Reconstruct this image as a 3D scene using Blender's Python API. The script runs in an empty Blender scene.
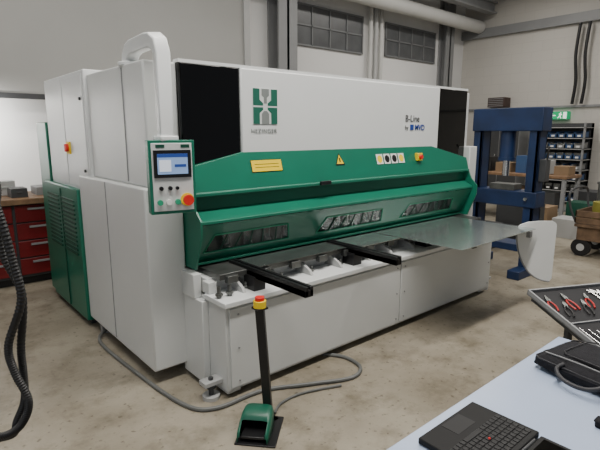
import bpy, bmesh, math, random
from mathutils import Vector, Matrix, Euler, noise
random.seed(4)
sc = bpy.context.scene
COL = sc.collection

# ------------------------------------------------------------------ materials
def mat(name, col, rough=.5, metal=0., var=0., scale=4., bump=0., coat=0., emit=0., alpha=1., bscale=60., spec=.5):
    m = bpy.data.materials.new(name); m.use_nodes = True
    nt = m.node_tree; b = nt.nodes['Principled BSDF']
    b.inputs['Base Color'].default_value = (*col, 1)
    b.inputs['Roughness'].default_value = rough
    b.inputs['Metallic'].default_value = metal
    b.inputs['Coat Weight'].default_value = coat
    b.inputs['Alpha'].default_value = alpha
    b.inputs['Specular IOR Level'].default_value = spec
    if emit:
        b.inputs['Emission Color'].default_value = (*col, 1)
        b.inputs['Emission Strength'].default_value = emit
    tc = nt.nodes.new('ShaderNodeTexCoord')
    if var:
        n = nt.nodes.new('ShaderNodeTexNoise'); n.inputs['Scale'].default_value = scale
        n.inputs['Detail'].default_value = 6
        r = nt.nodes.new('ShaderNodeValToRGB')
        r.color_ramp.elements[0].position = .3; r.color_ramp.elements[1].position = .7
        r.color_ramp.elements[0].color = (*[c*(1-var) for c in col], 1)
        r.color_ramp.elements[1].color = (*[min(1, c*(1+var)) for c in col], 1)
        nt.links.new(tc.outputs['Object'], n.inputs['Vector'])
        nt.links.new(n.outputs['Fac'], r.inputs['Fac'])
        nt.links.new(r.outputs['Color'], b.inputs['Base Color'])
    if bump:
        n2 = nt.nodes.new('ShaderNodeTexNoise'); n2.inputs['Scale'].default_value = bscale
        bp = nt.nodes.new('ShaderNodeBump'); bp.inputs['Strength'].default_value = bump
        bp.inputs['Distance'].default_value = .01
        nt.links.new(tc.outputs['Object'], n2.inputs['Vector'])
        nt.links.new(n2.outputs['Fac'], bp.inputs['Height'])
        nt.links.new(bp.outputs['Normal'], b.inputs['Normal'])
    return m

WHITE = mat('machine_white', (.62, .635, .625), .36, var=.03, scale=2)
WHITE2 = mat('machine_white_panel', (.71, .73, .73), .33, var=.02, scale=2)
GREEN = mat('machine_green', (.006, .148, .090), .33, var=.06, scale=3)
DGREEN = mat('dark_green', (.003, .06, .035), .5, var=.08)
GLOSS = mat('gloss_black', (.0015, .0015, .0015), .04, var=.05)
BLACK = mat('black_paint', (.006, .006, .007), .42, var=.1)
LAPB = mat('laptop_black', (.006, .006, .0065), .6, var=.1, spec=.25)
RUBBER = mat('rubber', (.008, .008, .009), .5, var=.15, scale=20)
FABRIC = mat('black_fabric', (.009, .009, .012), .85, var=.35, scale=60, bump=.4, bscale=260, spec=.3)
PIPING = mat('bag_piping', (.022, .022, .026), .6, var=.1)
SHEET = mat('galvanised_sheet', (.50, .57, .56), .2, metal=.85, var=.14, scale=14)
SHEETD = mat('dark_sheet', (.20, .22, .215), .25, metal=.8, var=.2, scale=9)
DSTEEL = mat('dark_steel', (.13, .135, .13), .36, metal=.7, var=.3, scale=10)
CHROME = mat('chrome', (.6, .6, .6), .25, metal=1, var=.02)
GREY = mat('grey_paint', (.24, .245, .25), .5, var=.05)
LGREY = mat('light_grey_paint', (.42, .425, .42), .5, var=.05)
DGREY = mat('dark_grey', (.045, .047, .05), .5, var=.1)
RED = mat('red_paint', (.15, .008, .010), .4, var=.2)
BRED = mat('bright_red', (.70, .02, .015), .35, var=.03)
TRED = mat('tool_red', (.40, .02, .018), .45, var=.05)
TBLUE = mat('tool_blue', (.02, .05, .16), .45, var=.05)
YELL = mat('yellow', (.88, .62, .01), .45, var=.04)
BLUE = mat('press_blue', (.006, .022, .075), .5, var=.3)
BBLUE = mat('logo_blue', (.015, .05, .28), .5, var=.02)
LGREEN = mat('light_green', (.03, .33, .18), .4, var=.02)
WOOD = mat('wood', (.20, .115, .06), .6, var=.3, scale=12)
CARD = mat('cardboard', (.24, .16, .09), .8, var=.1)
SIGNG = mat('sign_green', (.0, .38, .14), .5, emit=.45)
SIGNW = mat('sign_white', (.9, .95, .9), .5, emit=.8)
SCREEN = mat('lcd_screen', (.20, .30, .50), .3, emit=.6)
SCRB = mat('lcd_bar', (.02, .05, .22), .3, emit=.5)
TABLE = mat('table_laminate', (.38, .46, .62), .28, var=.05, scale=3)
PAPER = mat('white_label', (.75, .75, .73), .6, var=.02)
PANE = mat('guard_pane', (.06, .08, .075), .1, alpha=.4)
CABLE = mat('cable_grey', (.12, .125, .12), .5, var=.1)
BINB = mat('bin_blue', (.03, .08, .20), .5, var=.1)

def wall_mat(name, col, brick=False):
    m = mat(name, col, .75, var=.06, scale=.6, bump=.12, bscale=12)
    if brick:
        nt = m.node_tree; b = nt.nodes['Principled BSDF']
        tc = nt.nodes.new('ShaderNodeTexCoord'); sp = nt.nodes.new('ShaderNodeSeparateXYZ')
        cb = nt.nodes.new('ShaderNodeCombineXYZ')
        nt.links.new(tc.outputs['Object'], sp.inputs[0])
        nt.links.new(sp.outputs['Y'], cb.inputs['X']); nt.links.new(sp.outputs['Z'], cb.inputs['Y'])
        br = nt.nodes.new('ShaderNodeTexBrick')
        br.inputs['Scale'].default_value = 1
        br.inputs['Brick Width'].default_value = .5; br.inputs['Row Height'].default_value = .24
        br.inputs['Mortar Size'].default_value = .008
        br.inputs['Color1'].default_value = (*col, 1); br.inputs['Color2'].default_value = (*[c*.97 for c in col], 1)
        br.inputs['Mortar'].default_value = (*[c*.92 for c in col], 1)
        nt.links.new(cb.outputs[0], br.inputs['Vector'])
        nt.links.new(br.outputs['Color'], b.inputs['Base Color'])
    return m
WALLW = wall_mat('wall_white', (.72, .72, .71))
WALLP = wall_mat('wall_upper_panel', (.38, .38, .365))
WALLB = wall_mat('wall_block', (.56, .54, .50), True)
CEILM = wall_mat('ceiling_grey', (.40, .40, .39))

def floor_mat():
    m = bpy.data.materials.new('concrete_floor'); m.use_nodes = True
    nt = m.node_tree; b = nt.nodes['Principled BSDF']; L = nt.links.new
    tc = nt.nodes.new('ShaderNodeTexCoord')
    def nz(s, d=8, r=.6):
        n = nt.nodes.new('ShaderNodeTexNoise'); n.inputs['Scale'].default_value = s
        n.inputs['Detail'].default_value = d; n.inputs['Roughness'].default_value = r
        L(tc.outputs['Object'], n.inputs['Vector']); return n
    def ramp(n, p0, c0, p1, c1):
        r = nt.nodes.new('ShaderNodeValToRGB')
        r.color_ramp.elements[0].position = p0; r.color_ramp.elements[0].color = (*c0, 1)
        r.color_ramp.elements[1].position = p1; r.color_ramp.elements[1].color = (*c1, 1)
        L(n.outputs['Fac'], r.inputs['Fac']); return r
    base = ramp(nz(1.1), .35, (.21, .182, .135), .65, (.345, .31, .245))
    st = ramp(nz(3.5, 10, .7), .48, (1, 1, 1), .68, (.56, .54, .49))
    sp = ramp(nz(26, 4, .5), .62, (1, 1, 1), .70, (.52, .50, .46))
    sc2 = ramp(nz(9, 12, .8), .58, (1, 1, 1), .66, (.74, .72, .68))
    def mul(a, bb):
        mx = nt.nodes.new('ShaderNodeMix'); mx.data_type = 'RGBA'; mx.blend_type = 'MULTIPLY'
        mx.inputs['Factor'].default_value = 1
        L(a, mx.inputs['A']); L(bb, mx.inputs['B']); return mx.outputs['Result']
    c = mul(mul(mul(base.outputs['Color'], st.outputs['Color']), sp.outputs['Color']), sc2.outputs['Color'])
    L(c, b.inputs['Base Color'])
    rr = nt.nodes.new('ShaderNodeMapRange'); rr.inputs['To Min'].default_value = .24; rr.inputs['To Max'].default_value = .6
    L(nz(2).outputs['Fac'], rr.inputs['Value']); L(rr.outputs['Result'], b.inputs['Roughness'])
    bp = nt.nodes.new('ShaderNodeBump'); bp.inputs['Strength'].default_value = .15; bp.inputs['Distance'].default_value = .01
    L(nz(30).outputs['Fac'], bp.inputs['Height']); L(bp.outputs['Normal'], b.inputs['Normal'])
    return m
FLOOR = floor_mat()

# ------------------------------------------------------------------ builders
ORG = {}
class M:
    def __init__(s): s.bm = bmesh.new()
    def _mi(s, fs, mi):
        for f in fs: f.material_index = mi
    def poly(s, pts, mi=0):
        vs = [s.bm.verts.new(p) for p in pts]
        f = s.bm.faces.new(vs); f.material_index = mi; return s
    def box(s, x0, x1, y0, y1, z0, z1, mi=0, T=None):
        c = [Vector(p) for p in ((x0,y0,z0),(x1,y0,z0),(x1,y1,z0),(x0,y1,z0),(x0,y0,z1),(x1,y0,z1),(x1,y1,z1),(x0,y1,z1))]
        if T: c = [T @ p for p in c]
        v = [s.bm.verts.new(p) for p in c]
        for q in ((0,3,2,1),(4,5,6,7),(0,1,5,4),(1,2,6,5),(2,3,7,6),(3,0,4,7)):
            f = s.bm.faces.new([v[i] for i in q]); f.material_index = mi
        return s
    def prism(s, pts, ext, mi=0):
        e = Vector(ext); a = [s.bm.verts.new(p) for p in pts]; b = [s.bm.verts.new(Vector(p)+e) for p in pts]
        n = len(a)
        fs = [s.bm.faces.new(a), s.bm.faces.new(b[::-1])]
        for i in range(n): fs.append(s.bm.faces.new([a[i], b[i], b[(i+1)%n], a[(i+1)%n]]))
        s._mi(fs, mi); return s
    def rings(s, path, rads, seg=14, mi=0, caps=True, ph=0.):
        P = [Vector(p) for p in path]; n = len(P)
        prev = None; R = []
        for i, p in enumerate(P):
            t = (P[min(i+1, n-1)] - P[max(i-1, 0)]).normalized()
            if prev is None:
                a = Vector((0, 0, 1)) if abs(t.z) < .9 else Vector((1, 0, 0))
                u = t.cross(a).normalized()
            else:
                u = (prev - t*prev.dot(t)).normalized()
            prev = u; w = t.cross(u)
            r = rads[i] if isinstance(rads, (list, tuple)) else rads
            R.append([s.bm.verts.new(p + r*(math.cos(ph+k*2*math.pi/seg)*u + math.sin(ph+k*2*math.pi/seg)*w)) for k in range(seg)])
        fs = []
        for i in range(n-1):
            for k in range(seg):
                fs.append(s.bm.faces.new([R[i][k], R[i][(k+1)%seg], R[i+1][(k+1)%seg], R[i+1][k]]))
        if caps: fs.append(s.bm.faces.new(R[0][::-1])); fs.append(s.bm.faces.new(R[-1]))
        s._mi(fs, mi); return s
    def cyl(s, p0, p1, r, r2=None, seg=20, mi=0):
        return s.rings([p0, p1], [r, r if r2 is None else r2], seg, mi)
    def tube(s, pts, r, seg=10, mi=0, sub=8, rib=0.):
        P = [Vector(p) for p in pts]; out = []
        for i in range(len(P)-1):
            p0, p1, p2, p3 = P[max(i-1,0)], P[i], P[i+1], P[min(i+2, len(P)-1)]
            for k in range(sub):
                t = k/sub
                out.append(.5*((2*p1)+(-p0+p2)*t+(2*p0-5*p1+4*p2-p3)*t*t+(-p0+3*p1-3*p2+p3)*t**3))
        out.append(P[-1])
        rr = [r*(1-(rib if i % 2 else 0)) for i in range(len(out))] if rib else r
        return s.rings(out, rr, seg, mi)
    def ball(s, c, r, sc=(1,1,1), seg=16, mi=0):
        T = Matrix.Translation(c) @ Matrix.Diagonal((r*sc[0], r*sc[1], r*sc[2], 1))
        g = bmesh.ops.create_uvsphere(s.bm, u_segments=seg, v_segments=seg//2+2, radius=1, matrix=T)
        s._mi({f for v in g['verts'] for f in v.link_faces}, mi); return s
    def make(s, name, mats, parent=None, bevel=0, label=None, category=None, kind=None, group=None, origin=None, segs=2):
        bmesh.ops.recalc_face_normals(s.bm, faces=s.bm.faces)
        vs = [v.co for v in s.bm.verts]
        lo = Vector([min(v[i] for v in vs) for i in range(3)]); hi = Vector([max(v[i] for v in vs) for i in range(3)])
        c = Vector(origin) if origin is not None else Vector(((lo.x+hi.x)/2, (lo.y+hi.y)/2, lo.z if parent is None else (lo.z+hi.z)/2))
        for v in s.bm.verts: v.co -= c
        me = bpy.data.meshes.new(name); s.bm.to_mesh(me); s.bm.free()
        for m in (mats if isinstance(mats, (list, tuple)) else [mats]): me.materials.append(m)
        for p in me.polygons: p.use_smooth = True
        me.set_sharp_from_angle(angle=math.radians(32))
        o = bpy.data.objects.new(name, me); COL.objects.link(o)
        ORG[o.name] = c.copy()
        if parent:
            o.parent = parent; o.location = c - ORG[parent.name]
        else: o.location = c
        if bevel:
            b = o.modifiers.new('bevel', 'BEVEL'); b.width = bevel; b.segments = segs; b.limit_method = 'ANGLE'
            b.angle_limit = math.radians(40)
        if label: o['label'] = label
        if category: o['category'] = category
        if kind: o['kind'] = kind
        if group: o['group'] = group
        return o
def thing(name, loc, label, category, group=None):
    o = bpy.data.objects.new(name, None); o.empty_display_size = .1; COL.objects.link(o)
    o.location = loc; ORG[o.name] = Vector(loc); o['label'] = label; o['category'] = category
    if group: o['group'] = group
    return o
def text(name, body, size, loc, rot, m, parent, label=None, ext=.0008, bold=0., space=1.):
    cu = bpy.data.curves.new(name+'_c', 'FONT'); cu.body = body; cu.size = size; cu.extrude = ext; cu.offset = bold
    cu.space_character = space
    t = bpy.data.objects.new(name+'_t', cu); COL.objects.link(t); bpy.context.view_layer.update()
    me = bpy.data.meshes.new_from_object(t.evaluated_get(bpy.context.evaluated_depsgraph_get()))
    bpy.data.objects.remove(t); me.materials.clear(); me.materials.append(m)
    o = bpy.data.objects.new(name, me); COL.objects.link(o)
    o.parent = parent; o.location = Vector(loc) - ORG[parent.name]; o.rotation_euler = rot
    ORG[o.name] = Vector(loc)
    if label: o['label'] = label
    return o
def S(o): o['kind'] = 'structure'; return o

# ------------------------------------------------------------------ camera
fx = 480.; pitch = math.atan(93/fx)
cam_d = bpy.data.cameras.new('camera'); cam = bpy.data.objects.new('camera', cam_d); COL.objects.link(cam)
cam.location = (0, 0, 1.65)
cam_d.sensor_width = 36; cam_d.lens = 36*fx/600
cam_d.clip_start = .02
cam.rotation_euler = (math.pi/2 - pitch, 0, math.atan2(.759, .651) - math.pi/2)
sc.camera = cam

# ------------------------------------------------------------------ room
XR, YB, ZC = 12.5, 7.65, 5.2
S(M().box(-4, XR, -4, YB, -.1, 0).make('floor', FLOOR, origin=(0, 0, 0)))
S(M().box(-4, XR+.2, -4, YB+.2, ZC, ZC+.1).make('ceiling', CEILM))
S(M().box(-4, XR, YB, YB+.2, 0, ZC).make('wall_back', WALLW))
S(M().box(XR, XR+.2, -4, YB+.2, 0, ZC).make('wall_right', WALLB, origin=(XR, 0, 0)))
S(M().box(-4, 5.1, YB-.3, YB, 2.12, ZC).box(-4, 5.1, YB-.33, YB-.3, 2.08, 2.15, mi=1).box(5.0,5.12,YB-.34,YB,2.08,ZC,mi=2).make('trim_1', [WALLP, DGREY, LGREY]))  # dark grey edge strip paints in the shadow line under the panel
def column(n, x0, x1, y0, y1):
    m = M(); m.box(x0, x1, y0, y0+.04, 0, ZC).box(x0, x1, y1-.04, y1, 0, ZC).box((x0+x1)/2-.03, (x0+x1)/2+.03, y0, y1, 0, ZC)
    S(m.make(n, GREY, bevel=.004))
column('trim_2', 5.75, 6.2, 7.3, 7.65)
column('trim_3', 11.3, 11.65, 7.4, 7.65)
WD = mat('window_dark', (.085, .09, .095), .3, var=.2)
WFR = mat('window_frame_grey', (.16, .165, .17), .5, var=.05)
def window(n, x0, x1, z0, z1, k):
    m = M().box(x0, x1, YB-.03, YB-.015, z0, z1, mi=1)
    for i in range(k+1):
        x = x0+(x1-x0)*i/k; m.box(x-.016, x+.016, YB-.05, YB-.01, z0, z1)
    for z in (z0, (z0+z1)/2, z1): m.box(x0-.016, x1+.016, YB-.05, YB-.01, z-.016, z+.016)
    S(m.make(n, [WFR, WD]))
window('window_1', 6.35, 8.35, 3.36, 4.12, 4)
window('window_2', 9.15, 11.1, 3.40, 4.12, 4)
S(M().box(XR-.12, XR, -4, YB, 4.1, 4.32).make('trim_4', GREY))
S(M().box(XR-.06, XR, -4, YB, 2.22, 2.27).make('trim_5', GREY))
m = M().box(XR-.03, XR-.01, 2.6, 4.0, 2.45, 3.2, mi=1)
for y in (2.6, 3.3, 4.0): m.box(XR-.08, XR, y-.04, y+.04, 2.4, 3.25)
m.box(XR-.08, XR, 2.6, 4.0, 2.4, 2.48).box(XR-.08, XR, 2.6, 4.0, 3.18, 3.25)
S(m.make('window_3', [DGREY, mat('window_sky', (.35, .45, .6), .2, emit=.6)]))
PALEP = mat('pale_pipe', (.55, .55, .53), .45, var=.04)
for i, (x, r) in enumerate(((8.52, .05), (8.70, .05), (8.88, .05))):
    M().cyl((x, YB-.12, .0), (x, YB-.12, ZC), r).make('wall_conduit', [PALEP, LGREY, PALEP][i % 3], label='pale grey steel conduit running up the wall', category='pipe', group='wall conduits')
M().cyl((4, 7.1, 4.36), (12.35, 7.1, 4.36), .155, seg=28).make('ventilation_duct', PALEP, label='long round pale duct below the ceiling', category='duct')
m = M().box(4, 12.35, 6.65, 6.85, 4.62, 4.66).box(4, 12.35, 6.73, 6.77, 4.66, 4.86).box(4, 12.35, 6.65, 6.85, 4.86, 4.90)
m.make('crane_rail', GREY, label='steel crane rail under the ceiling', category='beam')
for y in (4.62, 4.42):
    M().tube([(XR-.16, y, 4.08), (XR-.18, y+.03, 3.4), (XR-.16, y-.02, 2.8), (XR-.14, y+.02, 2.29)], .036).make('hanging_cable', RUBBER, label='thick black cable running down the block wall', category='cable', group='wall cables')
e = thing('exit_sign', (12.4, 4.90, 1.94), 'green illuminated emergency exit sign with arrow and running figure', 'sign')
M().box(12.34, 12.49, 4.69, 5.11, 1.95, 2.13).make('sign_body', SIGNG, e, .004)
xw = 12.337
m = M().poly([(xw, 5.09, 2.04), (xw, 5.03, 2.09), (xw, 5.03, 1.99)]).poly([(xw, 5.03, 2.052), (xw, 4.97, 2.052), (xw, 4.97, 2.028), (xw, 5.03, 2.028)])
m.make('arrow', SIGNW, e)
M().poly([(xw, 4.80, 1.965), (xw, 4.72, 1.965), (xw, 4.72, 2.115), (xw, 4.80, 2.115)]).make('door_symbol', SIGNW, e)
m = M().ball((xw, 4.855, 2.10), .013, (.2, 1, 1))
m.poly([(xw, 4.90, 2.085), (xw, 4.84, 2.08), (xw, 4.82, 2.05), (xw, 4.845, 2.045), (xw, 4.855, 2.03), (xw, 4.83, 1.97), (xw, 4.85, 1.965), (xw, 4.875, 2.01), (xw, 4.91, 1.97), (xw, 4.925, 1.98), (xw, 4.885, 2.04)])
m.make('running_figure', SIGNW, e)
h = thing('wall_heater', (12.3, 6.35, 2.28), 'dark wall-mounted fan heater', 'heater')
M().box(12.1, 12.43, 6.15, 6.6, 2.28, 2.52).make('housing', mat('brown_metal', (.05, .025, .02), .5, var=.2), h, .01)
for i in range(5): M().box(12.085, 12.1, 6.18, 6.57, 2.3+i*.045, 2.315+i*.045).make('grille_slat', GREY, h)
lf = thing('strip_lamp', (0, 7.42, 2.12), 'slim white fluorescent strip lamp above the bench', 'lamp')
M().box(-1.2, 1.2, 7.38, 7.46, 2.05, 2.12).make('lamp_body', PAPER, lf)
M().cyl((-1.15, 7.42, 2.035), (1.15, 7.42, 2.035), .013).make('lamp_tube', mat('tube_light', (1, .98, .93), .4, emit=16), lf)

# ------------------------------------------------------------------ SHEAR
g = thing('guillotine_shear', (3.05, 2.9, 0), 'large white and green hydraulic guillotine shear on the workshop floor', 'machine')
m = M().box(1.446, 4.652, 2.38, 2.95, .05, .615)
m.box(1.46, 1.56, 2.4, 3.0, 0.02, .08).box(4.5, 4.64, 2.4, 3.0, .02, .08)
m.box(1.43, 4.66, 2.95, 4.1, .12, .60)
m.make('base_frame', WHITE, g, .006)
M().box(1.425, 4.675, 2.345, 2.60, .612, .645).make('top_rail', WHITE2, g, .004)
m = M().box(1.40, 1.446, 2.58, 2.86, .04, .60).box(1.39, 1.446, 2.66, 2.86, .60, .76).box(1.44, 1.50, 2.56, 2.64, .645, .72)
m.make('end_frame', WHITE, g, .005)
m = M().box(4.652, 4.71, 2.56, 2.86, .04, .60).box(4.652, 4.72, 2.62, 2.86, .60, .76); m.make('end_frame', WHITE, g, .005)
M().box(1.47, 3.13, 2.368, 2.38, .07, .59).make('base_panel', WHITE, g, .003)
M().box(3.145, 4.63, 2.368, 2.38, .07, .59).make('base_panel', WHITE, g, .003)
for x in (1.53, 3.09, 3.19, 4.59):
    for z in (.11, .33, .55): M().cyl((x, 2.362, z), (x, 2.37, z), .006, seg=8).make('screw', GREY, g)
for (x, y) in ((1.38, 2.47), (4.70, 2.47), (1.27, 3.95), (4.75, 4.0)):
    m = M().cyl((x, y, 0), (x, y, .025), .055).cyl((x, y, .025), (x, y, .14), .016, mi=1).cyl((x, y, .07), (x, y, .095), .032, seg=6, mi=1)
    m.box(x-.06, x+.09, y-.04, y+.04, .10, .125, mi=0)
    m.make('levelling_foot', [LGREY, DGREY], g)
M().box(1.46, 4.66, 2.62, 3.0, .63, .73).make('bed_support', WHITE, g, .003)
for x in (1.62, 1.92, 2.2, 2.5, 2.82, 3.1, 3.4, 3.75, 4.1, 4.36):
    M().prism([(x, 2.62, .645), (x, 2.44, .645), (x, 2.46, .675), (x, 2.56, .725), (x, 2.62, .725)], (.022, 0, 0)).make('gusset', LGREY, g, .002)
    M().cyl((x+.07, 2.52, .645), (x+.07, 2.52, .69), .012, seg=8).cyl((x+.07, 2.52, .655), (x+.07, 2.52, .668), .022, seg=6).make('adjusting_bolt', DSTEEL, g)
m = M().box(1.5, 4.66, 2.52, 3.05, .732, .77)
for x in [1.52+i*.262 for i in range(12)]: m.box(x+.02, x+.1, 2.49, 2.53, .71, .757)
m.make('bed_table', DSTEEL, g, .003)
for x in (1.455, 1.53): M().cyl((x, 2.46, .645), (x, 2.46, .72), .013, seg=8).cyl((x, 2.46, .66), (x, 2.46, .675), .024, seg=6).make('adjusting_bolt', DSTEEL, g)
for i, x in enumerate((1.735, 2.66, 3.6, 4.5)):
    y0 = 1.94 if i == 0 else 2.03 if i == 1 else 1.98
    yb = 2.74 if i < 2 else 2.50
    zt = .789 if i < 2 else .771
    m = M().box(x-.03, x-.007, y0, yb, zt-.062, zt).box(x+.007, x+.03, y0, yb, zt-.062, zt).box(x-.03, x+.03, y0, yb, zt-.062, zt-.02)
    m.box(x-.045, x+.045, 2.42, 2.54, .645, .74)
    m.make('support_arm', BLACK, g, .003)
# smooth quarter-round plate at the far end
c = Vector((4.555, 1.885, .78)); ux = Vector((.759, -.651, 0)); dn = Vector((0, 0, -1))
def sg(u, w): return c + ux*u + dn*w
pts = []
for i in range(25):
    t = math.radians(2+86*i/24); pts.append(sg(.165-.37*math.cos(t)**.9, .01+.52*math.sin(t)))
nar = len(pts)
pts.append(sg(.168, .50))
for i in range(9):
    t = math.radians(90*i/8); pts.append(sg(.118+.05*math.cos(t), -.005-.05*math.sin(t)))
pts += [sg(.0, -.055), sg(-.10, -.045), sg(-.17, -.02)]
nrm = Vector((.651, .759, 0))
M().prism(pts, nrm*.018).make('side_guard', WHITE2, g)
M().rings([p - nrm*.003 for p in pts[:nar]], .007, 8).make('guard_rim', GREY, g)
M().box(4.47, 4.60, 1.92, 1.98, .68, .74).make('guard_bracket', GREY, g, .004)

M().box(1.42, 4.74, 2.86, 3.75, 1.05, 2.05).make('beam_body', WHITE, g, .004)
M().box(1.44, 4.7, 3.0, 3.6, .77, 1.06).make('blade_beam', DSTEEL, g, .004)
for i in range(17):
    x = 1.6+i*.187; M().cyl((x, 2.92, .86), (x, 2.92, 1.05), .035).cyl((x, 2.92, .80), (x, 2.92, .86), .045).make('hold_down_cylinder', CHROME, g)
def cover(x0, x1, y):
    M().box(x0, x1, y, y+.06, 1.36, 2.075).make('end_cover', GLOSS, g, .012, label='glossy black end cover')
cover(1.425, 1.87, 2.80)
cover(4.20, 4.72, 2.80)
M().box(1.87, 4.2, 2.79, 2.86, 1.47, 2.07).make('front_cover', WHITE2, g, .008)
M().box(1.425, 4.72, 2.80, 2.87, 2.07, 2.09).make('cover_trim', WHITE2, g)
# emblem: grey and green split square with a pale H-like figure
X0, X1, Z0, Z1 = 1.965, 2.175, 1.705, 1.945; cx = (X0+X1)/2; zm = (Z0+Z1)/2
EG = mat('emblem_green', (.012, .12, .08), .5, var=.03); EGR = mat('emblem_grey', (.20, .22, .215), .5, var=.03); EP = mat('emblem_pale', (.60, .63, .62), .5)
E = M(); E.box(X0, X1, 2.786, 2.79, Z0, Z1, mi=2)
yy = 2.785
for sg2, xo in ((1, X0), (-1, X1)):
    # upper grey bracket, lower green bracket
    E.prism([(xo, yy, zm+.006), (xo+sg2*.085, yy, zm+.006), (xo+sg2*.085, yy, zm+.022), (xo+sg2*.055, yy, zm+.045), (xo+sg2*.055, yy, Z1), (xo, yy, Z1)], (0, .001, 0), 0)
    E.prism([(xo, yy, zm-.006), (xo+sg2*.085, yy, zm-.006), (xo+sg2*.085, yy, zm-.022), (xo+sg2*.055, yy, zm-.045), (xo+sg2*.055, yy, Z0), (xo, yy, Z0)], (0, .001, 0), 0)
E.prism([(cx-.032, yy, Z1), (cx+.032, yy, Z1), (cx+.032, yy, Z1-.045), (cx+.013, yy, Z1-.06), (cx+.013, yy, zm+.02), (cx-.013, yy, zm+.02), (cx-.013, yy, Z1-.06), (cx-.032, yy, Z1-.045)], (0, .001, 0), 1)
E.prism([(cx-.032, yy, Z0), (cx+.032, yy, Z0), (cx+.032, yy, zm-.05), (cx+.013, yy, zm-.03), (cx-.013, yy, zm-.03), (cx-.032, yy, zm-.05)], (0, .001, 0), 1)
E.make('emblem', [EG, EGR, EP], g)
R90 = (math.pi/2, 0, 0)
GTX = mat('text_grey', (.13, .15, .145), .5)
text('lettering', 'HEZINGER', .042, (1.945, 2.786, 1.643), R90, GTX, g, space=1.18)
text('lettering', 'B-Line', .085, (3.66, 2.786, 1.745), R90, DGREY, g)
text('lettering', 'by', .055, (3.66, 2.786, 1.672), R90, DGREY, g)
text('lettering', 'MVD', .072, (3.81, 2.786, 1.668), R90, BBLUE, g, bold=.0015)
M().box(3.74, 3.79, 2.785, 2.788, 1.668, 1.718).make('logo_mark', BBLUE, g)

# hood
ZL = 1.268; YL = 2.715
def yh(z): return YL+(z-ZL)*(2.79-YL)/(1.515-ZL)
A, B = (1.87, yh(1.515), 1.515), (4.09, yh(1.515), 1.515)
C, D = (4.685, yh(1.385), 1.385), (4.685, YL, ZL)
Ee, F = (1.445, YL, ZL), (1.445, yh(1.43), 1.43)
m = M()
m.poly([A, B, C, D, Ee, F])
l0, l1 = (4.685, YL-.010, ZL-.004), (1.445, YL-.010, ZL-.004)
k0, k1 = (4.685, YL-.010, ZL-.024), (1.445, YL-.010, ZL-.024)
m.poly([Ee, D, l0, l1]).poly([l0, l1, k1, k0]).poly([k0, k1, (1.445, 2.82, ZL-.03), (4.685, 2.82, ZL-.03)])
m.poly([F, Ee, l1, k1, (1.445, 2.82, ZL-.03), (1.445, 2.82, 1.43)])
m.poly([C, D, l0, k0, (4.685, 2.82, ZL-.03), (4.685, 2.82, 1.385)])
m.poly([A, F, (1.445, 2.82, 1.43), (1.87, 2.82, 1.515)]).poly([B, C, (4.685, 2.82, 1.385), (4.09, 2.82, 1.515)])
m.poly([A, B, (4.09, 2.82, 1.515), (1.87, 2.82, 1.515)])
bmesh.ops.remove_doubles(m.bm, verts=m.bm.verts, dist=.0005)
hood = m.make('hood', GREEN, g, .003)
def hy(z): return yh(z)-.004
def hq(mm, x0, x1, z0, z1, mi=0, off=0): mm.poly([(x0, hy(z0)-off, z0), (x1, hy(z0)-off, z0), (x1, hy(z1)-off, z1), (x0, hy(z1)-off, z1)], mi)
m = M(); hq(m, 1.92, 2.19, 1.375, 1.458, 1); hq(m, 1.923, 2.187, 1.378, 1.455, 0, .001); hq(m, 1.95, 2.16, 1.426, 1.429, 1, .002); hq(m, 1.95, 2.16, 1.405, 1.408, 1, .002)
m.make('warning_label', [YELL, BLACK], g)
m = M()
def tri(x, z, s, mi, off): m.poly([(x-s, hy(z-s*.8)-off, z-s*.8), (x+s, hy(z-s*.8)-off, z-s*.8), (x, hy(z+s)-off, z+s)], mi)
tri(2.79, 1.43, .052, 1, 0); tri(2.79, 1.43, .04, 0, .001); hq(m, 2.783, 2.797, 1.41, 1.445, 1, .002)
m.make('warning_sign', [YELL, BLACK], g)
for i in range(4):
    m = M(); x = 3.24+i*.10; hq(m, x, x+.085, 1.375, 1.46, 0)
    T = [(x+.043+.033*math.cos(a), hy(1.417+.033*math.sin(a))-.001, 1.417+.033*math.sin(a)) for a in [k*math.pi/6 for k in range(12)]]
    m.poly(T, [1, 2, 2, 1][i]); m.make('pictogram_label', [PAPER, YELL, BLACK], g)
m = M().box(3.80, 3.87, hy(1.42)-.03, hy(1.42)+.01, 1.385, 1.455).cyl((3.835, hy(1.42)-.03, 1.42), (3.835, hy(1.42)-.05, 1.42), .022, mi=1)
m.make('emergency_stop', [YELL, BRED], g, .003)
M().box(2.52, 2.63, YL-.03, YL-.010, ZL-.02, ZL+.01).make('hood_latch', BLACK, g, .003)
TY, TZ, BY, BZ = 2.655, 1.065, 2.79, .80
m = M().prism([(1.445, 2.775, ZL-.01), (1.445, 2.765, 1.15), (1.445, TY, TZ+.022), (1.445, TY, TZ+.004), (1.445, 2.80, 1.10), (1.445, 2.80, ZL-.01)], (3.24, 0, 0))
m.make('trough_panel', GREEN, g, .002)
for x in (1.430, 4.688):
    m = M().prism([(x, 2.86, 1.26), (x, 2.72, 1.255), (x, 2.68, 1.17), (x, 2.61, 1.10), (x, 2.61, 1.01), (x, 2.70, .775), (x, 2.86, .775)], (.014, 0, 0))
    m.make('end_bracket', GREEN, g, .002)
def gp(x, s, off=0.): return (x, TY+(BY-TY)*s-off, TZ+(BZ-TZ)*s)
m = M(); W = [(1.53, 2.24), (2.54, 3.31), (3.60, 4.42)]; s0, s1 = .32, .74
m.poly([gp(1.445, 0), gp(4.685, 0), gp(4.685, s0), gp(1.445, s0)])
m.poly([gp(1.445, s1), gp(4.685, s1), gp(4.685, 1), gp(1.445, 1)])
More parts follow.
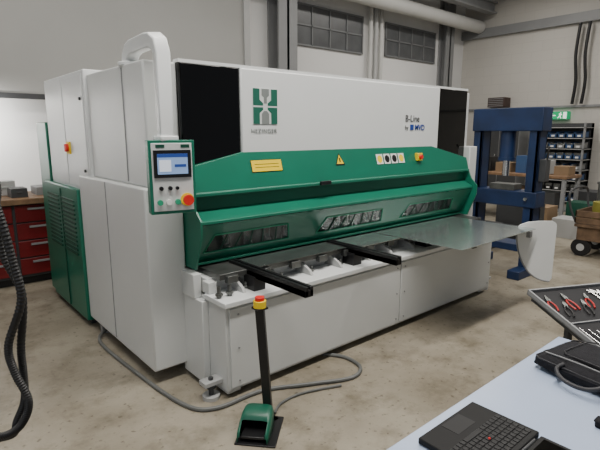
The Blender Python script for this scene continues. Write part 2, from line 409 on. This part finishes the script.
ed = [1.445]+[v for w in W for v in w]+[4.685]
for i in range(0, 8, 2):
    a, b = ed[i], ed[i+1]
    m.poly([gp(a-(.0 if i == 0 else .05), s0), gp(b+(.05 if i < 6 else 0), s0), gp(b, s1), gp(a, s1)])
fg = m.make('finger_guard', GREEN, g)
for a, b in W:
    m = M(); m.poly([gp(a, s1, -.004), gp(b, s1, -.004), gp(b-.05, s0, -.004), gp(a+.05, s0, -.004)])
    m.make('window_pane', PANE, fg)
    m = M(); L4 = [gp(a-.01, s1+.03, .004), gp(b+.01, s1+.03, .004), gp(b-.045, s0-.03, .004), gp(a+.045, s0-.03, .004)]
    m.rings(L4+[L4[0]], .004, 6); m.make('window_frame', LGREEN, fg)
    for k in range(1, 6):
        x = a+(b-a)*k/6; M().rings([gp(x, s1, .0), gp(x+(.03 if k < 3 else -.03 if k > 3 else 0), s0, .0)], .005, 6).make('window_bar', DGREEN, fg)
M().box(1.445, 4.685, BY-.035, BY+.03, .785, .80).make('guard_flange', GREEN, fg, .002)
M().box(1.17, 1.425, 2.82, 4.12, .10, 1.31).make('side_housing', WHITE, g, .012, label='white lower side cover')
M().box(1.21, 1.425, 2.83, 3.86, 1.31, 2.07).make('side_housing', WHITE, g, .012, label='white upper side cover')
M().box(1.205, 1.215, 3.15, 3.16, 1.33, 2.05).make('panel_seam', GREY, g)
M().box(1.165, 1.175, 3.5, 3.505, .12, 1.3).make('panel_seam', GREY, g)
M().box(4.72, 4.86, 2.86, 4.0, .06, 2.06).box(4.715, 4.86, 2.73, 2.86, .10, 1.50).make('side_housing', WHITE, g, .01, label='white outer side cover')
cab = M().box(1.19, 1.8, 3.86, 5.0, 1.18, 2.11).make('electrical_cabinet', WHITE2, g, .01)
M().box(1.183, 1.19, 3.90, 4.42, 1.21, 2.08).make('cabinet_door', WHITE2, cab, .003)
M().box(1.183, 1.19, 4.44, 4.97, 1.21, 2.08).make('cabinet_door', WHITE2, cab, .003)
m = M().box(1.172, 1.183, 4.30, 4.40, 1.47, 1.57, mi=0).cyl((1.172, 4.35, 1.52), (1.150, 4.35, 1.52), .032, mi=1).box(1.145, 1.16, 4.34, 4.36, 1.49, 1.55, mi=1)
m.make('main_switch', [YELL, BRED], cab)
for z in (1.35, 1.9): M().cyl((1.183, 3.95, z), (1.17, 3.95, z), .012).make('door_lock', BLACK, cab)
rg = M().box(1.15, 1.8, 4.13, 5.15, .06, 1.19).box(1.17, 1.8, 5.01, 5.36, .06, 1.74).make('rear_guard', GREEN, g, .008)
for cy in (4.22, 4.68):
    for i in range(13): M().box(1.138, 1.15, cy, cy+.36, .62+i*.038, .636+i*.038).make('ventilation_slot', DGREEN, rg)
M().box(1.14, 1.15, 4.60, 4.61, .08, 1.16).make('panel_seam', DGREEN, rg)
for y in (4.2, 4.9): M().box(1.2, 1.3, y, y+.1, 0, .06).make('rear_foot', DGREY, g)
M().box(1.2, 1.27, 3.92, 3.98, .0, .12).make('foot_post', GREY, g)
px, py = 1.235, 2.62
path = [(1.27, 3.16, 2.06), (1.27, 3.15, 2.12), (1.265, 3.10, 2.155), (1.26, 3.03, 2.168), (1.245, 2.78, 2.17), (px, 2.70, 2.16), (px, 2.645, 2.13), (px, py, 2.08), (px, py, 1.60)]
m = M().rings(path, .058, 4, ph=math.pi/4); m.cyl((1.27, 3.16, 2.06), (1.27, 3.16, 2.09), .075); m.box(px-.055, px+.055, py-.055, py+.055, 1.60, 1.63)
m.make('pendant_arm', WHITE2, g, .008)
pc = Vector((px+.01, py-.03, 1.395))
TR = Matrix.Translation(pc) @ Matrix.Rotation(math.radians(-14), 4, 'Z')
def PB(mm, x0, x1, y0, y1, z0, z1, mi=0): mm.box(x0, x1, y0, y1, z0, z1, mi, TR)
FACE = mat('panel_face', (.60, .62, .61), .45, var=.03)
m = M(); PB(m, -.13, .13, -.03, .06, -.21, .21, 0); PB(m, -.114, .114, -.036, -.03, -.192, .194, 1)
cp = m.make('control_panel', [GREEN, FACE], g, .008)
m = M(); PB(m, -.105, .105, -.045, -.036, .0, .155, 0); PB(m, -.085, .085, -.047, -.045, .02, .135, 1); PB(m, -.085, .085, -.048, -.047, .115, .135, 2); PB(m, -.075, -.01, -.0485, -.047, .035, .10, 3); PB(m, .01, .075, -.0485, -.047, .06, .075, 2)
m.make('display', [BLACK, SCREEN, SCRB, mat('lcd_white', (.6, .65, .75), .4, emit=.5)], cp)
for x, z, r, mt in ((-.07, -.06, .012, BLACK), (-.02, -.06, .012, BLACK), (.02, -.06, .01, BLACK), (-.08, -.14, .016, LGREEN), (-.03, -.14, .016, PAPER), (.02, -.14, .016, LGREEN)):
    a = TR @ Vector((x, -.036, z)); b = TR @ Vector((x, -.052, z))
    M().cyl(a, b, r).make('push_button', mt, cp)
a = TR @ Vector((.075, -.036, -.13)); b = TR @ Vector((.075, -.042, -.13)); c3 = TR @ Vector((.075, -.06, -.13)); d3 = TR @ Vector((.075, -.078, -.13))
M().cyl(a, b, .038, mi=0).cyl(b, c3, .016, mi=1).cyl(c3, d3, .03, mi=1).make('emergency_stop', [YELL, BRED], cp)
for x in (-.09, .05):
    m = M(); PB(m, x, x+.05, -.038, -.036, .168, .186); m.make('panel_mark', DGREEN, cp)

# ------------------------------------------------------------------ sheets
M().box(3.22, 4.46, 1.87, 2.74, .772, .777).make('sheet_metal', SHEET, label='large galvanised steel sheet lying across the machine arms', category='sheet metal')
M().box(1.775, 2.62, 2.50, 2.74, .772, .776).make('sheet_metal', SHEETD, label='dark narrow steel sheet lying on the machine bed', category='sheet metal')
M().box(2.70, 3.20, 2.44, 2.74, .772, .776).make('sheet_metal', SHEET, label='short bright steel sheet lying on the machine bed', category='sheet metal')

# ------------------------------------------------------------------ foot pedal
p = thing('foot_pedal', (1.43, 2.0, 0), 'low green foot pedal with black post and emergency stop', 'foot pedal')
TP = Matrix.Translation((1.395, 1.985, 0)) @ Matrix.Rotation(math.radians(-48), 4, 'Z')
def tp(x, y, z): return TP @ Vector((x, y, z))
M().box(-.105, .12, -.125, .155, 0, .010, 0, TP).make('base_plate', BLACK, p, .002)
m = M(); rows = []
for (y, w, h) in ((-.115, .084, .035), (-.095, .088, .062), (-.04, .090, .092), (.02, .090, .115), (.075, .086, .118), (.105, .080, .105), (.118, .070, .07)):
    r = []
    for k in range(17):
        a = math.pi*k/16
        cxx = -.01 + w*(1 if math.cos(a) >= 0 else -1)*abs(math.cos(a))**.35; zz = .010+h*math.sin(a)**.35 if 0 < k < 16 else .010
        r.append(m.bm.verts.new(tp(cxx, y, zz)))
    rows.append(r)
for i in range(len(rows)-1):
    ks = list(range(0, 5))+list(range(11, 16)) if i < 2 else range(16)
    for k in ks: m.bm.faces.new([rows[i][k], rows[i][k+1], rows[i+1][k+1], rows[i+1][k]])
m.bm.faces.new(rows[-1])
for v in [v for v in m.bm.verts if not v.link_faces]: m.bm.verts.remove(v)
o = m.make('pedal_shroud', mat('pedal_green', (.004, .095, .055), .4, var=.1), p)
sm = o.modifiers.new('solid', 'SOLIDIFY'); sm.thickness = .006
M().box(-.075, .055, -.105, .07, .026, .042, 0, TP).make('pedal', BLACK, p, .004)
pb = Vector((1.515, 2.045, .0))
M().box(1.47, 1.56, 2.0, 2.09, 0, .010).make('post_foot', BLACK, p, .002)
top = Vector((1.47, 2.055, .69))
m = M().rings([pb, pb+(top-pb)*.5, top], .034, 4); m.make('post', BLACK, p, .003)
m = M().box(-.034, .034, -.034, .034, 0, .012, 0, Matrix.Translation(top)).cyl(top+Vector((0, 0, .01)), top+Vector((0, 0, .05)), .036, mi=1).cyl(top+Vector((0, 0, .05)), top+Vector((0, 0, .07)), .027, mi=2)
m.make('emergency_stop', [BLACK, YELL, BRED], p, .002)

M().tube([(1.25, 3.9, .05), (1.12, 3.75, .014), (1.14, 3.05, .014), (1.2, 2.5, .014), (1.33, 2.33, .014), (1.66, 2.31, .014), (1.95, 2.17, .014), (2.22, 2.05, .014), (2.38, 2.12, .014), (2.40, 2.30, .014), (2.3, 2.45, .014)], .013, 8).make('cable', CABLE, label='grey flexible conduit snaking over the floor', category='cable')
M().tube([(1.57, 2.06, .012), (1.66, 2.12, .010), (1.80, 2.13, .010), (1.95, 2.09, .010), (2.1, 2.03, .010)], .008, 8).make('cable', CABLE, label='thin grey pedal cable on the floor', category='cable')

# ------------------------------------------------------------------ left bench + hoses
b = thing('workbench', (.9, 6.1, 0), 'red drawer workbench with wooden worktop against the wall', 'workbench')
M().box(-.7, 1.85, 5.75, 6.5, .89, .95).make('worktop', WOOD, b, .005)
M().box(-.65, 1.80, 5.82, 6.45, .08, .89).make('body', DGREY, b, .005)
for i in range(4):
    for x in (-.6, .19, .98):
        z = .11+i*.195
        d = M().box(x, x+.76, 5.80, 5.82, z, z+.18).make('drawer', RED, b, .004)
        M().box(x+.12, x+.64, 5.785, 5.80, z+.13, z+.15).make('handle', GREY, d)
M().box(-.6, 1.75, 5.85, 6.4, 0, .08).make('plinth', BLACK, b)
v = thing('bench_vise', (.75, 6.0, .95), 'grey bench vise on the worktop', 'vise')
M().box(.65, .85, 5.9, 6.1, .95, 1.0).box(.70, .80, 5.95, 6.1, 1.0, 1.12).box(.66, .84, 5.98, 6.02, 1.12, 1.17).make('body', GREY, v, .006)
M().box(.66, .84, 5.88, 5.92, 1.02, 1.17).cyl((.75, 5.95, 1.06), (.75, 5.8, 1.06), .018).cyl((.65, 5.8, 1.06), (.85, 5.8, 1.06), .008).make('jaw', GREY, v, .003)
for (x, y, a, bb, hh, mt, lb2) in ((.98, 5.9, .16, .22, .10, DGREY, 'small dark case on the workbench'), (.1, 6.15, .4, .25, .2, GREY, 'grey metal box on the workbench'), (.52, 6.15, .12, .2, .14, BRED, 'small red box on the workbench'), (.88, 6.2, .2, .2, .16, LGREY, 'light grey box on the workbench'), (1.25, 6.0, .2, .3, .09, GREY, 'low grey box on the workbench')):
    M().box(x, x+a, y, y+bb, .95, .95+hh).box(x+a*.35, x+a*.65, y-.008, y, .95+hh*.5, .95+hh*.65).make('tool_box', mt, bevel=.004, label=lb2, category='box')
M().cyl((.44, 5.9, .95), (.44, 5.9, 1.12), .035).cyl((.44, 5.9, 1.12), (.44, 5.9, 1.16), .015).make('spray_can', BBLUE, label='blue spray can on the workbench', category='can')

def fr(f, r, z): return (f*.651+r*.759, f*.759-r*.651, z)
st = thing('hose_stand', fr(1.55, -1.22, 0), 'grey steel stand carrying black hoses', 'stand')
m = M(); c0 = Vector(fr(1.55, -1.22, 0))
m.cyl(c0, c0+Vector((0, 0, 1.75)), .03).cyl(c0, c0+Vector((0, 0, .02)), .2); m.make('pole', GREY, st)
M().cyl(c0+Vector((0, 0, 1.66)), Vector(fr(1.55, -1.06, 1.68)), .014).make('hook', GREY, st)
RZ = [(-1.08, 1.66), (-.99, 1.50), (-.955, 1.40), (-.93, 1.25), (-.915, 1.11), (-.975, .95), (-.965, .85), (-.93, .75), (-.955, .67), (-1.01, .62), (-1.10, .60)]
for k in range(2):
    pts2 = [fr(1.50+.045*k, r+(.035*math.sin(i*1.3+1) if k else 0)-(.02*k), z-(.03*k if i > 4 else 0)) for i, (r, z) in enumerate(RZ)]
    M().tube(pts2, .014, 12, sub=24, rib=.16).make('hose', RUBBER, label='ribbed black rubber hose hanging in loops from the stand', category='hose', group='hanging hoses')

# ------------------------------------------------------------------ press
p = thing('hydraulic_press', (5.6, 2.72, 0), 'dark blue H-frame hydraulic workshop press', 'press')
for y0 in (2.36, 3.03):
    M().box(5.50, 5.70, y0, y0+.035, .0, 1.9).box(5.50, 5.525, y0, y0+.115, 0, 1.9).box(5.675, 5.70, y0, y0+.115, 0, 1.9).make('upright', BLUE, p, .004)
    M().box(5.25, 5.95, y0-.02, y0+.12, 0, .1).make('foot', BLUE, p, .008)
M().box(5.48, 5.72, 2.33, 3.16, 1.66, 1.92).make('crosshead', BLUE, p, .008)
M().box(5.48, 5.72, 2.33, 3.16, .80, .98).make('press_bed', BLUE, p, .008)
M().cyl((5.6, 2.76, 1.66), (5.6, 2.76, 1.32), .085).cyl((5.6, 2.76, 1.36), (5.6, 2.76, 1.32), .10).make('cylinder', BLUE, p)
M().cyl((5.6, 2.76, 1.32), (5.6, 2.76, 1.14), .04).make('ram', CHROME, p)
M().box(5.5, 5.7, 2.6, 2.9, .98, 1.05).make('press_block', DSTEEL, p, .004)
M().box(5.46, 5.74, 2.39, 3.08, .28, .36).make('cross_brace', BLUE, p, .004)
M().box(5.55, 5.66, 2.28, 2.36, 1.1, 1.35).cyl((5.6, 2.30, 1.3), (5.48, 2.24, 1.5), .010).make('pump', DGREY, p, .008)
for y in (2.44, 3.08): M().cyl((5.45, y, .90), (5.75, y, .90), .02).make('locking_pin', CHROME, p)

# ------------------------------------------------------------------ shelving
p = thing('parts_shelf', (12.1, 4.7, 0), 'tall grey steel rack filled with blue and grey parts bins', 'shelf')
for x in (11.85, 12.32):
    for y in (4.12, 5.28): M().box(x-.02, x+.02, y-.02, y+.02, 0, 1.85).make('post', GREY, p)
M().box(12.3, 12.33, 4.1, 5.3, 0, 1.85).make('back_panel', DGREY, p)
for i in range(8): M().box(11.83, 12.3, 4.1, 5.3, .06+i*.24, .075+i*.24).make('shelf_board', LGREY, p)
bc = [GREY, BINB, DGREY, BINB, GREY, BLACK]
for i in range(7):
    for j in range(6):
        y = 4.145+j*.186; z = .075+i*.24; ht = .10+.05*((i*5+j*3) % 3)/2
        mm = M().box(11.86, 12.2, y, y+.17, z, z+.02).box(11.86, 11.875, y, y+.17, z, z+.09).box(12.185, 12.2, y, y+.17, z, z+.15).box(11.86, 12.2, y, y+.01, z, z+.13).box(11.86, 12.2, y+.16, y+.17, z, z+.13)
        mm.box(11.88, 12.18, y+.012, y+.158, z+.02, z+ht, mi=1).box(11.855, 11.86, y+.05, y+.12, z+.03, z+.07, mi=2)
        mm.make('parts_bin', [bc[(i*2+j*3) % 6 if i % 2 else 1], DSTEEL, PAPER], label='small open parts bin on the shelf', category='bin', group='parts bins on the shelf')
p = thing('metal_cabinet', (12.15, 6.1, 0), 'tall dark grey two-door metal cabinet against the wall', 'cabinet')
M().box(11.9, 12.4, 5.6, 6.6, .05, 1.9).make('body', GREY, p, .005)
for y in (5.61, 6.11):
    d = M().box(11.885, 11.9, y, y+.48, .1, 1.87).make('door', DGREY, p, .003)
    M().box(11.865, 11.885, y+(.4 if y < 6 else .06), y+(.42 if y < 6 else .08), .95, 1.1).make('handle', CHROME, d)
M().box(11.95, 12.35, 5.65, 6.55, 0, .05).make('plinth', BLACK, p)
for y, a, hh, mt in ((5.65, .25, .15, CARD), (5.95, .3, .12, LGREY), (6.3, .22, .2, CARD)):
    M().box(12.0, 12.3, y, y+a, 1.9, 1.9+hh).box(12.0, 12.3, y+a*.45, y+a*.55, 1.9+hh, 1.903+hh).make('storage_box', mt, bevel=.004, label='small box on top of the metal cabinet', category='box')
p = thing('workbench', (9.2, 3.9, 0), 'grey steel workbench with wooden worktop near the wall', 'workbench')
M().box(8.9, 9.6, 3.3, 5.2, .84, .89).make('worktop', WOOD, p, .004)
for x in (8.95, 9.55):
    for y in (3.35, 5.15): M().box(x-.03, x+.03, y-.03, y+.03, 0, .84).make('leg', GREY, p)
M().box(8.95, 9.55, 3.35, 5.15, .25, .28).make('lower_shelf', GREY, p)
for (x, y, z, a, bb, c4, mt, nm, lb2) in ((9.1, 3.35, .89, .3, .25, .16, CARD, 'cardboard_box', 'brown cardboard box on the workbench'), (9.1, 3.7, .89, .3, .3, .25, LGREY, 'tool_box', 'light grey metal box on the workbench'), (9.1, 4.1, .89, .3, .2, .32, BINB, 'tool_box', 'blue plastic tool box on the workbench'), (9.1, 4.4, .89, .3, .3, .18, CARD, 'cardboard_box', 'brown cardboard box on the workbench'), (9.1, 4.8, .89, .3, .3, .28, BLACK, 'tool_box', 'black tool box on the workbench'), (9.0, 3.5, .28, .4, .5, .3, DGREY, 'tool_box', 'dark box on the lower bench shelf'), (9.0, 4.2, .28, .4, .5, .35, CARD, 'cardboard_box', 'brown cardboard box on the lower bench shelf'), (9.9, 3.0, 0, .5, .5, .55, DGREY, 'cabinet_box', 'dark grey metal cabinet on the floor'), (8.0, 2.72, 0, .4, .4, .3, LGREY, 'tool_box', 'grey metal box standing on the floor'), (8.0, 3.2, 0, .4, .35, .45, CARD, 'cardboard_box', 'brown cardboard box standing on the floor'), (8.6, 2.75, 0, .35, .4, .5, DGREEN, 'tool_box', 'dark green metal box standing on the floor'), (6.35, 3.3, 0, .4, .4, .35, DGREY, 'tool_box', 'dark metal box on the floor beside the press'), (6.9, 3.0, 0, .5, .5, .6, DGREY, 'tool_box', 'tall dark tool box on the floor behind the press'), (6.95, 3.05, .6, .35, .3, .2, CARD, 'cardboard_box', 'cardboard box stacked on a dark tool box')):
    M().box(x, x+a, y, y+bb, z, z+c4).box(x+a*.1, x+a*.9, y+bb*.47, y+bb*.53, z+c4, z+c4+.004).make(nm, mt, bevel=.006, label=lb2, category='box')
RUSTW = mat('rusty_wood', (.13, .08, .045), .75, var=.45, scale=9)
p = thing('workshop_trolley', (7.2, 2.2, 0), 'wooden-sided workshop trolley loaded with parts', 'trolley')
m = M().box(6.95, 7.65, 1.6, 2.42, .40, .44)
for z in (.45, .54): m.box(6.95, 6.97, 1.6, 2.42, z, z+.08).box(7.63, 7.65, 1.6, 2.42, z, z+.08).box(6.95, 7.65, 1.6, 1.62, z, z+.08).box(6.95, 7.65, 2.40, 2.42, z, z+.08)
m.make('wooden_crate', RUSTW, p, .004)
M().box(6.98, 7.62, 1.63, 2.39, .22, .40).make('chassis', RUSTW, p, .004)
for x in (7.02, 7.58):
    for y in (1.7, 2.33):
        M().cyl((x-.03, y, .12), (x+.03, y, .12), .12).make('wheel', RUBBER, p)
        M().cyl((x-.032, y, .12), (x+.032, y, .12), .05).make('hub', LGREY, p)
M().tube([(7.0, 2.42, .45), (6.98, 2.5, .65), (6.98, 2.52, .85), (7.3, 2.52, .9), (7.6, 2.52, .85), (7.62, 2.5, .65), (7.6, 2.42, .45)], .015).make('handle', DGREY, p)
M().cyl((7.15, 2.15, .44), (7.15, 2.15, .74), .13).cyl((7.15, 2.15, .74), (7.15, 2.15, .78), .05).make('cable_reel', mat('olive', (.22, .20, .03), .6, var=.2), label='olive yellow cable reel in the trolley crate', category='reel')
M().cyl((7.1, 1.82, .44), (7.1, 1.82, .86), .07).cyl((7.1, 1.82, .86), (7.1, 1.82, .90), .03).make('canister', LGREEN, label='green canister in the trolley crate', category='canister')
M().cyl((7.4, 2.28, .44), (7.4, 2.28, .95), .045).cyl((7.4, 2.28, .95), (7.4, 2.28, .98), .06).make('metal_tube', DSTEEL, label='dark metal tube standing in the trolley crate', category='tube')
M().box(7.3, 7.55, 1.7, 2.1, .44, .72).box(7.4, 7.45, 1.8, 2.0, .72, .75).make('tool_box', BRED, bevel=.006, label='red tool box in the trolley crate', category='box')

# ------------------------------------------------------------------ foreground table
t = thing('table', (1.4, .3, 0), 'light blue-grey laminate table holding a laptop and a bag', 'table')
M().box(.45, 2.27, -.15, .804, .69, .72).make('tabletop', TABLE, t, .004)
for x in (.52, 2.2):
    for y in (-.08, .73): M().box(x-.025, x+.025, y-.025, y+.025, 0, .69).make('leg', GREY, t)
l = thing('laptop', (1.275, .64, .72), 'open black laptop with its keyboard facing up', 'laptop')
lb = M().box(1.12, 1.43, .53, .757, .722, .742).make('laptop_base', LAPB, l, .004)
KEY = mat('key_black', (.010, .010, .011), .5, spec=.3)
m = M()
for r in range(6):
    yk = .548+r*.0195; n = 15
    for k in range(n):
        if r == 5 and 4 <= k <= 8:
            if k == 4: m.box(1.135+4*.0188, 1.135+9*.0188-.003, yk, yk+.0165, .742, .7445)
            continue
        m.box(1.135+k*.0188, 1.135+k*.0188+.0158, yk, yk+.0165, .742, .7445)
o = m.make('keyboard', KEY, lb, .001); o['kind'] = 'stuff'
M().box(1.225, 1.325, .685, .745, .742, .7428).make('touchpad', KEY, lb)
M().ball((1.275, .612, .7455), .004).make('pointing_stick', BRED, lb)
M().box(1.12, 1.43, .30, .525, .722, .732).make('lid', LAPB, l, .003)
M().box(1.135, 1.415, .315, .51, .732, .733).make('screen', GLOSS, l)
M().cyl((1.16, .528, .732), (1.39, .528, .732), .006).make('hinge', DGREY, l)
BT = Matrix.Translation((1.985, .525, .721)) @ Matrix.Rotation(math.radians(-10), 4, 'Z')
def softbox(name, T, dims, parent, m, seed, amp=.012, round_=.06, rd=.7):
    me = bmesh.new(); bmesh.ops.create_cube(me, size=1)
    bmesh.ops.subdivide_edges(me, edges=me.edges, cuts=28, use_grid_fill=True)
    for v in me.verts:
        q = v.co*2
        p = Vector((q.x*dims[0]/2*(1-round_*abs(q.y)**5), q.y*dims[1]/2*(1-round_*abs(q.x)**5), 0))
        edge = (abs(q.x)**7+abs(q.y)**7)**(1/7)
        p.z = dims[2]*.45 + q.z*.5*dims[2]*max(.3, (1-.65*min(edge, 1)**7))
        n = noise.noise_vector(p*7+Vector((seed, 0, 0)))*amp + noise.noise_vector(p*22+Vector((seed, 3, 0)))*amp*.4
        rid = abs(noise.noise(p*12+Vector((0, seed, 0))))
        if q.z > -.5: p.z += n.z - rid*amp*rd; p.x += n.x*.7; p.y += n.y*.7
        p.z = max(p.z, 0.001)
        v.co = T @ p
    M2 = M(); M2.bm.free(); M2.bm = me
    return M2.make(name, m, parent)
bg = thing('laptop_bag', (1.985, .525, .721), 'soft black fabric laptop bag lying on the table', 'bag')
softbox('bag_body', BT, (.31, .42, .075), bg, FABRIC, 2, .008)
softbox('front_pocket', BT @ Matrix.Translation((.015, -.02, .056)), (.20, .30, .026), bg, FABRIC, 5, .004)
def bt(x, y, z): return BT @ Vector((x, y, z))
def loop(w, hh, z, r=.02, ox=0, oy=0):
    return [bt(ox+a, oy+b2, z) for a, b2 in ((-w+r, -hh), (w-r, -hh), (w, -hh+r), (w, hh-r), (w-r, hh), (-w+r, hh), (-w, hh-r), (-w, -hh+r), (-w+r, -hh))]
M().rings(loop(.148, .20, .050), .003, 6).make('seam', PIPING, bg)
M().rings(loop(.098, .148, .079, ox=.015, oy=-.02), .0025, 6).make('seam', PIPING, bg)
M().tube([bt(-.135, -.07, .06), bt(-.175, -.075, .05), bt(-.20, -.04, .035), bt(-.205, .01, .03), bt(-.195, .06, .035), bt(-.17, .09, .05), bt(-.135, .085, .06)], .008).make('handle', PIPING, bg)
M().tube([bt(-.118, -.17, .072), bt(-.115, -.06, .076), bt(-.115, .06, .076), bt(-.118, .17, .072)], .0025).make('zipper', GREY, bg)
M().box(1.62, 1.70, .31, .44, .72, .745).box(1.64, 1.68, .44, .45, .725, .735).make('cable_pouch', FABRIC, bevel=.008, label='small black pouch on the table', category='pouch')

# ------------------------------------------------------------------ tool case on stand
TZR = Matrix.Translation((2.51, 1.07, 0)) @ Matrix.Rotation(math.radians(-26), 4, 'Z')
TT = TZR @ Matrix.Translation((0, 0, .80)) @ Matrix.Rotation(math.radians(14), 4, 'X')
ct = thing('tool_cart', tuple(TZR @ Vector((.35, -.3, 0))), 'dark steel tool stand beyond the table', 'cart')
M().box(0.02, .76, -.58, -.02, -.03, -.002, 0, TT).make('cart_top', DGREY, ct, .003)
for x in (.16, .66):
    for y in (-.46, -.14):
        M().box(x-.014, x+.014, y-.014, y+.014, .08, .65 if y < -.3 else .73, 0, TZR).make('leg', DGREY, ct)
        q0 = TZR @ Vector((x, y-.015, .04)); q1 = TZR @ Vector((x, y+.015, .04))
        M().cyl(q0, q1, .04).make('wheel', RUBBER, ct)
M().box(.14, .68, -.48, -.12, .2, .22, 0, TZR).make('lower_tray', DGREY, ct, .003)
tc = thing('tool_case', tuple(TT @ Vector((.35, -.3, 0))), 'open dark tool case with foam trays full of pliers and wrenches', 'tool case')
m = M().box(.0, .78, -.60, 0, 0, .01, 0, TT)
for a in ((0, .78, -.010, 0), (0, .78, -.60, -.590), (0, .010, -.60, 0), (.770, .78, -.6, 0)): m.box(*a, 0, .030, 0, TT)
m.box(.01, .77, -.30, -.292, .0, .024, 0, TT)
m.make('case_shell', GREY, tc, .002)
FOAM = mat('foam', (.014, .014, .016), .85, var=.2)
for x0, x1, y0, y1 in ((.012, .27, -.588, -.302), (.275, .768, -.588, -.302), (.012, .50, -.29, -.012), (.505, .768, -.29, -.012)):
    M().box(x0, x1, y0, y1, .01, .016, 0, TT).make('foam_tray', FOAM, tc)
TQ = TT.to_quaternion()
def place(r, x, y, rz, z=.026):
    r.rotation_mode = 'QUATERNION'; r.location = TT @ Vector((x, y, z))
    r.rotation_quaternion = TQ @ Euler((0, 0, rz)).to_quaternion(); ORG[r.name] = Vector((0, 0, 0))
def pliers(x, y, rz, mt, lab, s=1.):
    r = thing('pliers', (0, 0, 0), lab, 'pliers', 'hand tools in the case'); place(r, x, y, rz); r.scale = (s, s, s)
    for sgn in (-1, 1):
        M().tube([(0, 0, 0), (sgn*.016, -.03, 0), (sgn*.022, -.07, 0), (sgn*.014, -.12, 0)], .0055, 8).make('handle', mt, r)
    M().prism([(-.012, -.01, -.005), (.012, -.01, -.005), (.014, .015, -.005), (.004, .06, -.005), (-.004, .06, -.005), (-.014, .015, -.005)], (0, 0, .011)).cyl((0, 0, -.008), (0, 0, .008), .008).make('jaws', DSTEEL, r)
PL = [(.040, -.11, 0, .75), (.095, -.17, 1, .75), (.15, -.11, 0, .8), (.21, -.17, 1, .75), (.27, -.12, 0, .75), (.31, -.42, 0, .8), (.37, -.42, 1, .8), (.43, -.42, 0, .75), (.50, -.42, 2, .75)]
mats3 = [(TRED, 'pliers with red handles in the foam tray'), (RUBBER, 'pliers with black handles in the foam tray'), (TBLUE, 'pliers with blue handles in the foam tray')]
for x, y, k, s in PL: pliers(x, y, random.uniform(-.5, .5), mats3[k][0], mats3[k][1], s)
for i, x in enumerate((.03, .065, .10, .135, .17, .205, .24)):
    r = thing('screwdriver', (0, 0, 0), ['screwdriver with red handle in the foam tray', 'screwdriver with black handle in the foam tray'][i % 2], 'screwdriver', 'screwdrivers in the case'); place(r, x, -.57, .03)
    M().cyl((0, 0, 0), (0, .09-.006*i, 0), .009, .007).make('handle', [TRED, RUBBER][i % 2], r)
    M().cyl((0, .09-.006*i, 0), (0, .23-.015*i, 0), .003).make('blade', CHROME, r)
for i, x in enumerate((.35, .385, .42, .455, .54, .58, .62, .66, .70)):
    r = thing('wrench', (0, 0, 0), 'steel combination wrench in the tray', 'wrench', 'wrenches in the case'); place(r, x, -.25, 0, .021); s = 1.15-.07*(i % 4); r.scale = (s, s, s)
    M().box(-.006, .006, 0, .15, -.003, .003).cyl((0, 0, -.004), (0, 0, .004), .013).make('shaft', CHROME, r)
    M().prism([(-.014, .15, -.004), (.014, .15, -.004), (.016, .175, -.004), (.006, .18, -.004), (.004, .165, -.004), (-.004, .165, -.004), (-.006, .18, -.004), (-.016, .175, -.004)], (0, 0, .008)).make('jaw', CHROME, r)

# ------------------------------------------------------------------ lights
def area(n, loc, sx, sy, e, col=(1, .955, .89), rot=(0, 0, 0)):
    l = bpy.data.lights.new(n, 'AREA'); l.shape = 'RECTANGLE'; l.size = sx; l.size_y = sy; l.energy = e; l.color = col
    o = bpy.data.objects.new(n, l); COL.objects.link(o); o.location = loc; o.rotation_euler = rot; return o
area('ceiling_light', (1.8, 1.2, 5.0), 5, .3, 330)
area('ceiling_light', (7.5, 1.0, 5.0), 5, .3, 160)
area('ceiling_light', (1.5, 5.0, 5.0), 6, .3, 115)
area('ceiling_light', (8.5, 5.0, 5.0), 5, .3, 140)
area('wall_fill', (0, 7.05, 1.9), 2.4, .12, 60, (1, .98, .95), (math.radians(60), 0, 0))  # added fill in front of the strip lamp, aimed back to brighten the wall
area('side_light', (-3, 0, 2.6), 4, 2.5, 40, (.93, .96, 1), (0, math.radians(-80), math.radians(20)))  # cool area lamp aimed in from the left; no window is built there
w = bpy.data.worlds.new('world'); sc.world = w; w.use_nodes = True
w.node_tree.nodes['Background'].inputs['Color'].default_value = (.86, .91, 1, 1)
w.node_tree.nodes['Background'].inputs['Strength'].default_value = .17
